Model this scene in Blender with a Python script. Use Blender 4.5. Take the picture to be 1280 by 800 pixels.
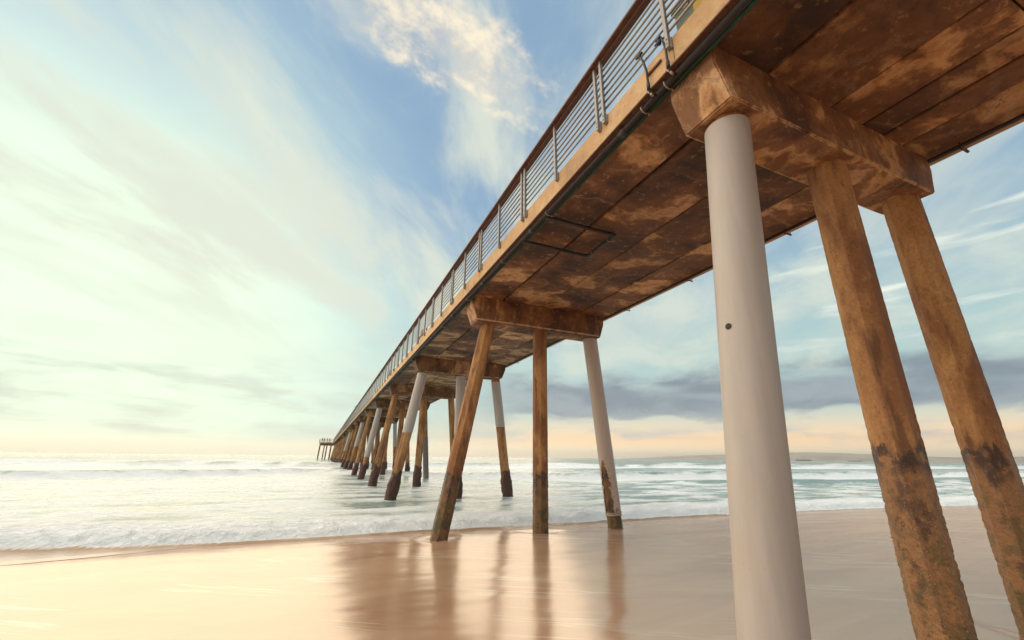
import bpy, bmesh, math, random
import numpy as np
from mathutils import Vector, Matrix, noise as mnoise

random.seed(7)
RAD = math.radians
scene = bpy.context.scene
C = scene.collection
for o in list(bpy.data.objects):
    bpy.data.objects.remove(o)

# ------------------------------------------------------------------ camera
U = 0.8                      # metres per survey unit
CAM_Z = 2.0
def build_camera():
    f, pitch, roll, yaw = 513.9, 0.3225, 0.0111, 0.4093
    cd = bpy.data.cameras.new('camera')
    cd.sensor_width = 36.0
    cd.lens = f / 1280.0 * 36.0
    cd.clip_start = 0.05
    cd.clip_end = 40000
    ob = bpy.data.objects.new('camera', cd)
    C.objects.link(ob)
    r0 = Vector((math.cos(yaw), -math.sin(yaw), 0))
    d = Vector((math.sin(yaw) * math.cos(pitch), math.cos(yaw) * math.cos(pitch), math.sin(pitch)))
    u0 = Vector((-math.sin(yaw) * math.sin(pitch), -math.cos(yaw) * math.sin(pitch), math.cos(pitch)))
    c, s = math.cos(roll), math.sin(roll)
    r = r0 * c + u0 * s
    u = u0 * c - r0 * s
    m = Matrix((r, u, -d)).transposed().to_4x4()
    m.translation = Vector((0, 0, CAM_Z))
    ob.matrix_world = m
    scene.camera = ob
build_camera()

# ------------------------------------------------------------------ node helper
class NT:
    def __init__(self, tree):
        self.t = tree
        self.n = tree.nodes
        self.l = tree.links
    def new(self, kind, **kw):
        nd = self.n.new(kind)
        for k, v in kw.items():
            setattr(nd, k, v)
        return nd
    def put(self, sock, v):
        if v is None:
            return
        if isinstance(v, bpy.types.NodeSocket):
            self.l.new(v, sock)
        else:
            if hasattr(sock.default_value, '__len__'):
                if not hasattr(v, '__len__'):
                    v = (v, v, v)
                n = len(sock.default_value)
                v = tuple(v) + (1.0,) * (n - len(v))
                sock.default_value = v[:n]
            else:
                sock.default_value = v
    def math(self, op, a, b=None, c=None, clamp=False):
        nd = self.new('ShaderNodeMath', operation=op, use_clamp=clamp)
        for i, v in enumerate((a, b, c)):
            self.put(nd.inputs[i], v)
        return nd.outputs[0]
    def vmath(self, op, a, b=None, out=0):
        nd = self.new('ShaderNodeVectorMath', operation=op)
        self.put(nd.inputs[0], a)
        if b is not None:
            if op == 'SCALE':
                self.put(nd.inputs['Scale'], b)
            else:
                self.put(nd.inputs[1], b)
        return nd.outputs[out]
    def smooth(self, x, lo, hi, a=0.0, b=1.0):
        nd = self.new('ShaderNodeMapRange', interpolation_type='SMOOTHSTEP')
        self.put(nd.inputs[0], x)
        for i, v in enumerate((lo, hi, a, b)):
            self.put(nd.inputs[i + 1], v)
        return nd.outputs[0]
    def lin(self, x, lo, hi, a=0.0, b=1.0):
        nd = self.new('ShaderNodeMapRange')
        self.put(nd.inputs[0], x)
        for i, v in enumerate((lo, hi, a, b)):
            self.put(nd.inputs[i + 1], v)
        return nd.outputs[0]
    def mix(self, f, a, b, blend='MIX'):
        nd = self.new('ShaderNodeMix', data_type='RGBA', blend_type=blend)
        self.put(nd.inputs[0], f)
        self.put(nd.inputs[6], a)
        self.put(nd.inputs[7], b)
        return nd.outputs[2]
    def noise(self, vec, scale, detail=4.0, rough=0.55, dist=0.0, out=0):
        nd = self.new('ShaderNodeTexNoise')
        self.put(nd.inputs['Vector'], vec)
        self.put(nd.inputs['Scale'], scale)
        self.put(nd.inputs['Detail'], detail)
        self.put(nd.inputs['Roughness'], rough)
        self.put(nd.inputs['Distortion'], dist)
        return nd.outputs[out]
    def map(self, vec, loc=(0, 0, 0), rot=(0, 0, 0), scale=(1, 1, 1)):
        nd = self.new('ShaderNodeMapping')
        self.put(nd.inputs[0], vec)
        self.put(nd.inputs[1], loc)
        self.put(nd.inputs[2], rot)
        self.put(nd.inputs[3], scale)
        return nd.outputs[0]
    def streak(self, vec, angle, sx, sy, loc=(0, 0, 0)):
        """turn the plane so that `angle` becomes x, then stretch: streaks run along `angle`"""
        a = self.map(vec, loc=loc, rot=(0, 0, -RAD(angle)))
        return self.map(a, scale=(sx, sy, 1))
    def xyz(self, vec):
        nd = self.new('ShaderNodeSeparateXYZ')
        self.put(nd.inputs[0], vec)
        return nd.outputs[0], nd.outputs[1], nd.outputs[2]
    def comb(self, x, y, z):
        nd = self.new('ShaderNodeCombineXYZ')
        for i, v in enumerate((x, y, z)):
            self.put(nd.inputs[i], v)
        return nd.outputs[0]
    def bump(self, h, strength, dist, normal=None):
        nd = self.new('ShaderNodeBump')
        self.put(nd.inputs['Strength'], strength)
        self.put(nd.inputs['Distance'], dist)
        self.put(nd.inputs['Height'], h)
        if normal is not None:
            self.put(nd.inputs['Normal'], normal)
        return nd.outputs[0]

# ------------------------------------------------------------------ world, sun, exposure
SUN_AZ, SUN_EL = -47.0, 20.0          # degrees; azimuth measured from +Y towards +X
def dirv(az, el):
    az, el = RAD(az), RAD(el)
    return (math.sin(az) * math.cos(el), math.cos(az) * math.cos(el), math.sin(el))

def build_world():
    w = bpy.data.worlds.new('World')
    scene.world = w
    w.use_nodes = True
    t = NT(w.node_tree)
    w.node_tree.nodes.clear()
    out = t.new('ShaderNodeOutputWorld')
    bg = t.new('ShaderNodeBackground')
    STR = 0.1
    bg.inputs[1].default_value = STR
    t.l.new(bg.outputs[0], out.inputs[0])
    sky = t.new('ShaderNodeTexSky', sky_type='NISHITA')
    sky.sun_disc = False
    sky.sun_elevation = RAD(SUN_EL)
    sky.sun_rotation = RAD(SUN_AZ)
    sky.air_density = 1.0
    sky.dust_density = 1.2
    sky.ozone_density = 1.5
    tc = t.new('ShaderNodeTexCoord')
    d = tc.outputs['Generated']
    x, y, z = t.xyz(d)
    az = t.math('DEGREES', t.math('ARCTAN2', x, y))
    el = t.math('DEGREES', t.math('ARCSINE', z))
    elp = t.math('MAXIMUM', el, 0.0)
    # clouds drift on a flat layer: project the view direction onto it
    inv = t.math('DIVIDE', 1.0, t.math('ADD', t.math('MAXIMUM', z, 0.0), 0.12))
    px, py = t.math('MULTIPLY', x, inv), t.math('MULTIPLY', y, inv)
    P = t.comb(px, py, 0.0)
    L = lambda c: tuple(.95 * v / STR for v in c)
    col = t.mix(1.0, sky.outputs[0], (1.05, 1.22, 1.22), 'MULTIPLY')
    clear = (0.175, 0.285, 0.405)
    col = t.mix(0.8, col, L(clear))
    # teal towards the horizon, away from the glow
    col = t.mix(t.smooth(el, 32, 8, 0, .8), col, L((0.35, 0.48, 0.44)))
    # bright veil of thin cloud round the hidden sun
    g = dirv(-25, 9)
    dot = t.vmath('DOT_PRODUCT', d, g, out=1)
    ang = t.math('DEGREES', t.math('ARCCOSINE', dot))
    wob = t.noise(P, 1.1, 4, .55)
    ang = t.math('ADD', ang, t.math('MULTIPLY', t.math('SUBTRACT', wob, .5), 16.0))
    col = t.mix(t.smooth(ang, 46, 14, 0, .95), col, L((0.52, 0.66, 0.57)))
    col = t.mix(t.smooth(ang, 31, 9), col, L((0.61, 0.735, 0.58)))
    # streaky cream veils
    rot = t.streak(P, 60, .50, 1.35, (.3, .1, 0))
    n1 = t.noise(rot, 1.9, 7, .58, .45)
    m1 = t.smooth(n1, .37, .62, 0, .88)
    m1 = t.math('MULTIPLY', m1, t.smooth(el, 6, 22))
    m1 = t.math('MULTIPLY', m1, t.smooth(az, 62, 22, .6, 1))
    col = t.mix(m1, col, L((0.50, 0.53, 0.455)))
    n1b = t.noise(t.streak(P, 52, .5, 1.4, (3, 7, 0)), 3.2, 6, .58, .3)
    m1b = t.math('MULTIPLY', t.smooth(n1b, .5, .75, 0, .45), t.smooth(ang, 55, 20, 0, 1))
    col = t.mix(m1b, col, L((0.55, 0.60, 0.49)))
    # puffy sunlit cloud high up
    da = t.math('DIVIDE', t.math('SUBTRACT', py, t.math('ADD', 0.652, t.math('MULTIPLY', px, .20))), 0.125)
    along = t.math('DIVIDE', t.math('SUBTRACT', px, 0.10), .40)
    env = t.math('SUBTRACT', 1.0, t.math('ADD', t.math('MULTIPLY', da, da), t.math('MULTIPLY', along, along)))
    env = t.math('MAXIMUM', env, -1.2)
    puff = t.noise(t.streak(P, 25, 1.0, 1.25), 7.5, 9, .64, .12)
    pm = t.math('ADD', t.math('MULTIPLY', env, .27), t.math('SUBTRACT', puff, .55))
    pm = t.smooth(pm, -.04, .30, 0, .92)
    pcol = t.mix(t.smooth(puff, .42, .66), L((.42, .41, .40)), L((.68, .60, .46)))
    col = t.mix(pm, col, pcol)
    # grey cloud bars low down
    Q = t.comb(t.math('MULTIPLY', az, .085), t.math('MULTIPLY', el, .25), 0.0)
    n2 = t.noise(Q, 1.3, 6, .56, .3)
    wn = t.math('MULTIPLY', t.math('SUBTRACT', n2, .5), 6.5)
    e2 = t.math('ADD', el, wn)
    peach = t.smooth(el, 7.0, 1.5)
    peach = t.math('MULTIPLY', peach, t.smooth(az, 4, 30))
    pc = t.mix(t.smooth(el, 0, 5), L((.90, .53, .25)), L((.82, .62, .38)))
    col = t.mix(peach, col, pc)
    bank = t.math('MULTIPLY', t.smooth(e2, 4.4, 5.8), t.smooth(e2, 11.4, 8.4))
    bank = t.math('MULTIPLY', bank, t.smooth(az, 14, 30, 0, 1))
    bank = t.math('MULTIPLY', bank, .92)
    bcol = t.mix(t.smooth(n2, .38, .62), L((.14, .18, .225)), L((.22, .265, .30)))
    col = t.mix(bank, col, bcol)
    n3 = t.noise(t.map(Q, loc=(4.3, 1.1, 0), scale=(.8, 1.3, 1)), 1.5, 6, .58, .3)
    low = t.math('MULTIPLY', t.smooth(n3, .42, .68), t.math('MULTIPLY', t.smooth(el, .5, 2.2), t.smooth(el, 13, 7)))
    lowc = t.mix(t.smooth(ang, 20, 70), L((.43, .50, .43)), L((.38, .40, .41)))
    low = t.math('MULTIPLY', low, t.math('MAXIMUM', t.smooth(az, 30, 12), t.smooth(el, 4.4, 3.0)))
    col = t.mix(t.math('MULTIPLY', low, .85), col, lowc)
    n5 = t.noise(t.map(Q, loc=(8.1, 2.2, 0), scale=(.75, .55, 1)), 1.6, 7, .6, .35)
    m5 = t.math('MULTIPLY', t.smooth(n5, .44, .66, 0, .75), t.math('MULTIPLY', t.smooth(az, 8, 30), t.math('MULTIPLY', t.smooth(el, 8, 11), t.smooth(el, 30, 17))))
    col = t.mix(m5, col, L((.47, .52, .46)))
    # thin cream streaks away from the sun
    n4 = t.noise(t.map(Q, loc=(1.7, 3.0, 0), rot=(0, 0, RAD(-10)), scale=(.20, .55, 1)), 3.0, 4, .5, .2)
    st = t.math('MULTIPLY', t.smooth(n4, .56, .70, 0, .7), t.math('MULTIPLY', t.smooth(az, 45, 70), t.math('MULTIPLY', t.smooth(el, 9, 14), t.smooth(el, 34, 24))))
    col = t.mix(st, col, L((.74, .74, .62)))
    # warm rim on the far horizon
    rim = t.math('MULTIPLY', t.smooth(el, 2.6, .6), .85)
    col = t.mix(rim, col, t.mix(t.smooth(az, -12, 25), L((.80, .84, .62)), L((.92, .76, .50))))
    t.l.new(col, bg.inputs[0])
    # sun behind thin cloud
    sl = bpy.data.lights.new('sun', 'SUN')
    sl.energy = 3.1
    sl.angle = RAD(150)
    sl.color = (1.0, 0.77, 0.53)
    so = bpy.data.objects.new('sun', sl)
    C.objects.link(so)
    so.rotation_euler = Vector(dirv(SUN_AZ, SUN_EL)).to_track_quat('Z', 'Y').to_euler()
build_world()
vs = scene.view_settings
vs.view_transform = 'Standard'
vs.look = 'None'
vs.gamma = 1.0
vs.use_curve_mapping = False
vs.exposure = 0.65
scene.cycles.use_denoising = True
scene.cycles.max_bounces = 6
scene.cycles.diffuse_bounces = 4
scene.cycles.caustics_reflective = False
scene.cycles.caustics_refractive = False

# ------------------------------------------------------------------ object helpers
def link(name, me, mat=None, parent=None):
    o = bpy.data.objects.new(name, me)
    C.objects.link(o)
    if mat is not None and me is not None and not me.materials:
        me.materials.append(mat)
    if parent is not None:
        o.parent = parent
    return o
def tag(o, label=None, cat=None, group=None, kind=None):
    if label: o['label'] = label
    if cat: o['category'] = cat
    if group: o['group'] = group
    if kind: o['kind'] = kind
    return o
def empty(name, loc=(0, 0, 0)):
    o = bpy.data.objects.new(name, None)
    o.location = loc
    o.empty_display_size = .2
    C.objects.link(o)
    return o
def mesh_from(name, V, F, smooth=False):
    me = bpy.data.meshes.new(name)
    me.from_pydata([tuple(v) for v in V], [], [tuple(f) for f in F])
    if smooth:
        me.polygons.foreach_set('use_smooth', [True] * len(me.polygons))
    me.update()
    return me
class MB:
    """collects boxes, tubes and prisms into one mesh"""
    def __init__(self):
        self.V, self.F, self.S = [], [], []
    def add(self, V, F, smooth=False):
        k = len(self.V)
        self.V += [tuple(v) for v in V]
        self.F += [tuple(i + k for i in f) for f in F]
        self.S += [smooth] * len(F)
    def box(self, x0, x1, y0, y1, z0, z1, bev=0.0):
        if bev <= 0:
            V = [(x, y, z) for z in (z0, z1) for y in (y0, y1) for x in (x0, x1)]
            F = [(0, 2, 3, 1), (4, 5, 7, 6), (0, 1, 5, 4), (2, 6, 7, 3), (0, 4, 6, 2), (1, 3, 7, 5)]
            self.add(V, F)
        else:
            bm = bmesh.new()
            bmesh.ops.create_cube(bm, size=1)
            for v in bm.verts:
                v.co = ((x0 + x1) / 2 + v.co.x * (x1 - x0), (y0 + y1) / 2 + v.co.y * (y1 - y0), (z0 + z1) / 2 + v.co.z * (z1 - z0))
            bmesh.ops.bevel(bm, geom=bm.edges[:], offset=bev, segments=1, affect='EDGES')
            self.bm(bm)
    def bm(self, bm):
        bm.verts.index_update()
        self.add([v.co[:] for v in bm.verts], [[v.index for v in f.verts] for f in bm.faces])
        bm.free()
    def tube(self, pts, r, seg=10, caps=True, smooth=True):
        pts = [Vector(p) for p in pts]
        rs = r if hasattr(r, '__len__') else [r] * len(pts)
        V, F = [], []
        ref = None
        for i, p in enumerate(pts):
            a = pts[max(i - 1, 0)]
            b = pts[min(i + 1, len(pts) - 1)]
            t = (b - a).normalized()
            if ref is None:
                ref = Vector((0, 0, 1)) if abs(t.z) < .9 else Vector((1, 0, 0))
            n = (ref - t * ref.dot(t)).normalized()
            ref = n
            bn = t.cross(n)
            for k in range(seg):
                an = 2 * math.pi * k / seg
                V.append(p + (n * math.cos(an) + bn * math.sin(an)) * rs[i])
        for i in range(len(pts) - 1):
            for k in range(seg):
                k2 = (k + 1) % seg
                F.append((i * seg + k, i * seg + k2, (i + 1) * seg + k2, (i + 1) * seg + k))
        n0 = len(F)
        if caps:
            F.append(tuple(range(seg - 1, -1, -1)))
            F.append(tuple((len(pts) - 1) * seg + k for k in range(seg)))
        k0 = len(self.V)
        self.add(V, F, smooth)
        if caps:
            self.S[-1] = self.S[-2] = False
    def build(self, name, mat=None, parent=None, loc=None):
        me = bpy.data.meshes.new(name)
        me.from_pydata(self.V, [], self.F)
        me.polygons.foreach_set('use_smooth', self.S)
        me.update()
        o = link(name, me, mat, parent)
        if loc is not None:
            o.location = loc
        return o
def fbm(x, y, z, oct=4):
    return mnoise.fractal(Vector((x, y, z)), 1.0, 2.0, oct)

# ------------------------------------------------------------------ materials
def material(name):
    m = bpy.data.materials.new(name)
    m.use_nodes = True
    t = NT(m.node_tree)
    b = m.node_tree.nodes['Principled BSDF']
    return m, t, b
def geo_pos(t):
    return t.new('ShaderNodeNewGeometry').outputs['Position']

def mat_concrete(name, dark, mid, tan, pale, sc=1.0, streak=(1, 1, 1), thr=.5, amount=1.0, wear=None):
    """weather-stained cast concrete: damp dark patches, tan dry areas with pale lime edges"""
    m, t, b = material(name)
    P = geo_pos(t)
    oi = t.new('ShaderNodeObjectInfo').outputs['Random']
    off = t.vmath('SCALE', t.comb(7.0, 3.1, 1.7), t.math('MULTIPLY', oi, .9))
    V = t.vmath('ADD', t.map(P, scale=streak), off)
    big = t.noise(V, .42 * sc, 3, .5, .3)
    n = t.noise(V, 1.15 * sc, 7, .60, .25)
    n = t.math('ADD', t.math('MULTIPLY', n, .62), t.math('MULTIPLY', big, .38))
    fine = t.noise(P, 22, 6, .65)
    grain = t.noise(P, 120, 3, .6)
    nn = t.math('ADD', n, t.math('MULTIPLY', t.math('SUBTRACT', fine, .5), .035))
    c = t.mix(t.smooth(nn, thr - .11, thr - .005), dark, mid)
    c = t.mix(t.smooth(nn, thr + .005, thr + .055), c, tan)
    c = t.mix(t.smooth(nn, thr + .09, thr + .125), c, mid)
    edge = t.math('MULTIPLY', t.smooth(nn, thr + .035, thr + .055), t.smooth(nn, thr + .085, thr + .058))
    c = t.mix(t.math('MULTIPLY', edge, .55 * amount), c, pale)
    # hairline cracks with lime bleeding out, and faint board marks
    vo = t.new('ShaderNodeTexVoronoi', feature='DISTANCE_TO_EDGE')
    wv = t.vmath('ADD', V, t.vmath('SCALE', t.noise(P, 2.2, 4, .6, 0, 1), .5))
    t.put(vo.inputs['Vector'], wv)
    t.put(vo.inputs['Scale'], .75)
    cm = t.smooth(big, .42, .60)
    c = t.mix(t.math('MULTIPLY', t.smooth(vo.outputs['Distance'], .045, .0, 0, .28), cm), c, pale)
    c = t.mix(t.math('MULTIPLY', t.smooth(vo.outputs['Distance'], .006, .002, 0, .5), cm), c, tuple(v * .5 for v in dark))
    px_, py_, pz_ = t.xyz(P)
    bd = t.noise(t.map(P, scale=(6.5, .15, 6.5)), 1.0, 2, .4)
    c = t.mix(t.smooth(bd, .52, .58, 0, .16), c, dark)
    # rusty runs
    r = t.noise(t.map(P, scale=(3.5, 1.2, .5)), 1.0, 4, .6)
    c = t.mix(t.smooth(r, .56, .74, 0, .65), c, (.30, .115, .032))
    c = t.mix(t.lin(fine, .3, .7, 0, .2), c, tuple(v * .55 for v in mid))
    c = t.mix(t.smooth(grain, .62, .72, 0, .35), c, tuple(v * .3 for v in dark))
    pit = t.new('ShaderNodeTexVoronoi')
    t.put(pit.inputs['Vector'], P)
    t.put(pit.inputs['Scale'], 16)
    c = t.mix(t.math('MULTIPLY', t.smooth(pit.outputs['Distance'], .17, .08), t.smooth(t.noise(P, 3, 3, .6), .5, .62, 0, .8)), c, tuple(v * .35 for v in dark))
    med = t.noise(P, 7.5, 6, .68, .2)
    c = t.mix(t.smooth(med, .54, .62, 0, .28), c, tuple(v * .8 for v in dark))
    c = t.mix(t.smooth(med, .42, .35, 0, .30), c, pale)
    if wear:                      # knocked, lime-pale arrises along the lower edges
        wy, wz = wear
        ox, oy, oz = t.xyz(t.new('ShaderNodeTexCoord').outputs['Object'])
        d1 = t.math('SUBTRACT', wy, t.math('ABSOLUTE', oy))
        d2 = t.math('SUBTRACT', oz, wz)
        dd = t.math('SQRT', t.math('ADD', t.math('MULTIPLY', d1, d1), t.math('MULTIPLY', d2, d2)))
        dd = t.math('ADD', dd, t.math('MULTIPLY', t.math('SUBTRACT', t.noise(P, 6, 5, .65), .5), .10))
        c = t.mix(t.smooth(dd, .035, .012, 0, .8), c, pale)
    tone = t.lin(oi, 0, 1, .78, 1.18)
    c = t.mix(1.0, c, t.comb(tone, tone, tone), 'MULTIPLY')
    t.put(b.inputs['Base Color'], c)
    t.put(b.inputs['Roughness'], t.lin(n, .3, .7, .72, .92))
    h = t.math('ADD', t.math('MULTIPLY', fine, .6), t.math('MULTIPLY', grain, .25))
    t.put(b.inputs['Normal'], t.bump(t.math('ADD', h, t.math('MULTIPLY', med, .8)), .6, .014))
    return m

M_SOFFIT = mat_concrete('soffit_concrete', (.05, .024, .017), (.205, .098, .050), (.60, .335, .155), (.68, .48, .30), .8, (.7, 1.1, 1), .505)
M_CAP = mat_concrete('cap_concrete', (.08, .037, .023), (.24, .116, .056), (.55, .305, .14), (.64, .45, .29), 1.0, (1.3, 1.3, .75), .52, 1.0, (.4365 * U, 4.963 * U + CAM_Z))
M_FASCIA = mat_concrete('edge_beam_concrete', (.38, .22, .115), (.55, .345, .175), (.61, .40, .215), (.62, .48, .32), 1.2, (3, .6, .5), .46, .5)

def mat_pile(name, stain_top, algae, gcol=(.115, .088, .022), wetmul=1.0):
    m, t, b = material(name)
    P = geo_pos(t)
    x, y, z = t.xyz(P)
    V = t.map(P, scale=(1, 1, .3))
    n = t.noise(V, 2.2, 6, .6, .4)
    fine = t.noise(P, 26, 6, .65)
    grain = t.noise(P, 95, 3, .6)
    c = t.mix(t.smooth(n, .38, .62), (.25, .108, .046), (.50, .26, .10))
    c = t.mix(t.smooth(n, .60, .70, 0, .5), c, (.56, .37, .19))
    c = t.mix(t.smooth(t.noise(t.map(P, scale=(4, 4, .7)), 1.4, 5, .6), .55, .68, 0, .75), c, (.115, .052, .028))
    md = t.noise(t.map(P, scale=(1, 1, .55)), 8.5, 6, .68, .2)
    c = t.mix(t.smooth(md, .56, .63, 0, .28), c, (.10, .046, .026))
    c = t.mix(t.smooth(md, .41, .35, 0, .22), c, (.60, .40, .21))
    pit = t.new('ShaderNodeTexVoronoi')
    t.put(pit.inputs['Vector'], P)
    t.put(pit.inputs['Scale'], 13)
    c = t.mix(t.math('MULTIPLY', t.smooth(pit.outputs['Distance'], .15, .07), t.smooth(t.noise(P, 2.5, 3, .6), .48, .6, 0, .85)), c, (.035, .018, .012))
    # tide stain: ragged dark top, brown below, algae on some faces
    ragged = t.math('MULTIPLY', t.math('SUBTRACT', t.noise(t.map(P, scale=(1, 1, .45)), 5.5, 5, .65), .5), 1.1)
    zz = t.math('SUBTRACT', z, t.math('ADD', ragged, stain_top))
    wet = t.smooth(zz, .06, -.06)
    wetc = t.mix(t.smooth(t.noise(t.map(P, scale=(1, 1, .6)), 3.6, 6, .64), .36, .50), (.10, .042, .023), (.34, .165, .066))
    top = t.math('MULTIPLY', t.smooth(zz, -.40, -.10), t.smooth(t.noise(P, 5.0, 6, .65), .34, .50))
    wetc = t.mix(top, wetc, (.045, .019, .013))
    g = t.math('MULTIPLY', t.smooth(t.noise(P, 4.5, 5, .65), .47, .58), t.smooth(zz, -.35, -.9))
    wetc = t.mix(t.math('MULTIPLY', g, algae), wetc, gcol)
    wetc = t.mix(1.0, wetc, (wetmul,) * 3, 'MULTIPLY')
    sp = t.noise(P, 60, 4, .6)
    wetc = t.mix(t.smooth(sp, .56, .66, 0, .65), wetc, (.05, .026, .016))
    wetc = t.mix(t.smooth(grain, .60, .68, 0, .5), wetc, (.40, .27, .16))
    c = t.mix(wet, c, wetc)
    c = t.mix(t.lin(fine, .35, .7, 0, .38), c, (.07, .032, .02))
    t.put(b.inputs['Base Color'], c)
    t.put(b.inputs['Roughness'], t.mix(wet, (.85, .85, .85), (.55, .55, .55)))
    h = t.math('ADD', t.math('MULTIPLY', fine, .8), t.math('MULTIPLY', grain, .3))
    t.put(b.inputs['Normal'], t.bump(h, t.lin(wet, 0, 1, .45, .9), .015))
    return m
M_PILE_A = mat_pile('pile_concrete_near', 2.15, .65)
M_PILE_B = mat_pile('pile_concrete_mid', 1.55, 1.0, (.10, .10, .02), .62)
M_PILE_C = mat_pile('pile_concrete_far', 1.30, .3)

def mat_sleeve(name, base, rust=0.0):
    m, t, b = material(name)
    P = geo_pos(t)
    x, y, z = t.xyz(P)
    n = t.noise(t.map(P, scale=(6, 6, .35)), 1.6, 5, .6)
    c = t.mix(t.smooth(n, .35, .7), tuple(v * .93 for v in base), tuple(v * 1.03 for v in base))
    c = t.mix(t.smooth(t.noise(P, 1.3, 4, .6), .5, .75, 0, .35), c, (.42, .33, .25))
    sp = t.noise(P, 38, 4, .6)
    c = t.mix(t.smooth(sp, .68, .74, 0, .55), c, (.25, .18, .13))
    if rust:
        r = t.noise(t.map(P, scale=(1, 1, .6)), 9, 6, .65)
        c = t.mix(t.math('MULTIPLY', t.smooth(r, .52, .62), t.smooth(z, 2.6, .6)), c, (.16, .07, .04))
        c = t.mix(t.smooth(z, 5, 1, 0, .25), c, (.52, .38, .30))
    t.put(b.inputs['Base Color'], c)
    t.put(b.inputs['Roughness'], t.lin(n, .3, .7, .42, .58))
    t.put(b.inputs['Normal'], t.bump(t.noise(t.map(P, scale=(1, 1, .4)), 30, 4, .6), .14, .006))
    return m
M_SLEEVE = mat_sleeve('sleeve_plastic', (.42, .375, .352))
M_SLEEVE_RUST = mat_sleeve('sleeve_plastic_worn', (.47, .40, .355), 1)
M_SLEEVE_DARK = mat_sleeve('sleeve_plastic_dark', (.17, .125, .12))

def mat_simple(name, col, rough=.6, metal=0.0, var=.35, sc=18, bump=.25):
    m, t, b = material(name)
    P = geo_pos(t)
    n = t.noise(P, sc, 5, .6)
    c = t.mix(t.lin(n, .3, .7), tuple(v * (1 - var) for v in col), tuple(min(1, v * (1 + var * .6)) for v in col))
    t.put(b.inputs['Base Color'], c)
    t.put(b.inputs['Roughness'], t.lin(n, .3, .7, rough - .08, rough + .1))
    t.put(b.inputs['Metallic'], metal)
    t.put(b.inputs['Normal'], t.bump(n, bump, .006))
    return m
M_CRUST = mat_simple('mussel_crust', (.09, .04, .03), .7, 0, .6, 30, 1.0)
M_BARN = mat_simple('barnacle_shell', (.30, .20, .125), .8, 0, .4, 60, .3)
M_STEEL = mat_simple('galvanised_steel', (.30, .275, .26), .45, .55, .3, 25)
M_BAR = mat_simple('rail_bar_steel', (.30, .285, .275), .4, .6, .25, 25)
M_WOOD = mat_simple('top_rail_wood', (.145, .062, .042), .6, 0, .45, 14)
M_FARRAIL = mat_simple('skylit_rail_steel', (.46, .36, .27), .6, .1, .3, 20)  # tan paints in the bright sky shining through the distant bars
M_PIPE = mat_simple('dark_pipe', (.026, .016, .02), .5, 0, .35, 20)
M_GREEN = mat_simple('green_conduit', (.008, .085, .05), .45, 0, .4, 20)
M_BLACK = mat_simple('black_pipe', (.022, .016, .016), .5, 0, .3, 20)
M_CLAMP = mat_simple('clamp_metal', (.36, .27, .23), .4, .5, .4, 40)
M_TRIM = mat_simple('rusty_angle', (.16, .07, .04), .7, .2, .5, 18)
M_BLUE = mat_simple('blue_valve', (.02, .035, .10), .4, 0, .3, 30)
M_DECKTOP = mat_simple('deck_topping', (.36, .31, .26), .85, 0, .25, 6)
M_BOXG = mat_simple('grey_green_panel', (.16, .20, .18), .6, 0, .25, 12)
M_YEL = mat_simple('yellow_panel', (.60, .40, .06), .6, 0, .2, 12)
M_HOLE = mat_simple('hole_shade_black', (.012, .010, .010), .6, 0, .2, 20)  # black colour stands for the shade inside the sleeve's hole

# ------------------------------------------------------------------ setting: sand, sea, hills
FOAM = np.array([(-2000, 15), (-60, 15), (-15, 14.6), (-6.2, 13.75), (-3.9, 13.0), (-1.5, 12.82), (.2, 12.74), (2.3, 12.9), (3.2, 13.08), (5.1, 12.78),
                 (7.2, 12.7), (10.6, 12.86), (14.4, 12.7), (18.9, 12.3), (23.5, 11.95), (30, 10.9), (60, 9.5), (200, 8), (2000, 8)], float)
FILM = np.array([(-2000, 12.4), (-60, 11.5), (-12, 10.6), (-8, 11.1), (-6.4, 11.45), (-5.2, 11.74), (-4.2, 12.03), (-3.0, 12.48), (-2.2, 12.7), (-1.5, 12.72), (.2, 12.62), (2.3, 12.75), (3.0, 12.6),
                 (3.6, 12.75), (5.1, 12.6), (5.7, 12.35), (6.4, 12.5), (7.2, 12.5), (8.2, 12.45), (9.0, 12.62), (10.6, 12.7), (14.4, 12.55), (18.9, 12.15), (23.5, 11.8), (30, 10.75), (60, 9.3), (200, 7.8), (2000, 7.8)], float)
def sand_z(x, y):
    z = np.where(y < 11.6, (11.6 - y) * .011, -(y - 11.6) * .035)
    z = np.where(y < -25, .4 + (-25 - y) * .03, z)
    return np.clip(z, -3.5, 4.0)
def vnoise(X, Y, s, oct=3, seed=0.0):
    out = np.empty(X.size)
    xf, yf = X.ravel() * s, Y.ravel() * s
    f = mnoise.fractal
    for i in range(X.size):
        out[i] = f((xf[i], yf[i], seed), 1.0, 2.0, oct)
    return out.reshape(X.shape)
PILE_BASES = []   # filled by the pier table below; (x, y)
SC = U
def u2(x, y, z):
    return (x * U, y * U, z * U + CAM_Z)
Y1, SP = 3.388 * U, 11.089 * U
PILES = {}
for b in range(0, 23):
    j = (lambda k: math.sin(b * 12.9898 + k * 78.233) * .06)
    PILES[b] = {'L': (5.12 + j(1), 3.83 + j(2) * 1.5), 'M': (7.5, 7.5 + j(3)), 'R': (9.95 + j(4), 10.76 + j(5) * 1.5)}   # X at cap underside, X at sand level
PILES[1] = {'L': (5.10, 4.21), 'M': (7.58, 7.33), 'R': (9.97, 10.02)}
PILES[2] = {'L': (5.27, 3.80), 'M': (7.54, 7.48), 'R': (9.98, 10.72)}
PILES[3] = {'L': (5.05, 3.76), 'M': (7.54, 7.62), 'R': (9.92, 10.95)}
for b in PILES:
    for k in 'LMR':
        PILE_BASES.append((PILES[b][k][1] * U, Y1 + (b - 1) * SP))

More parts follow.
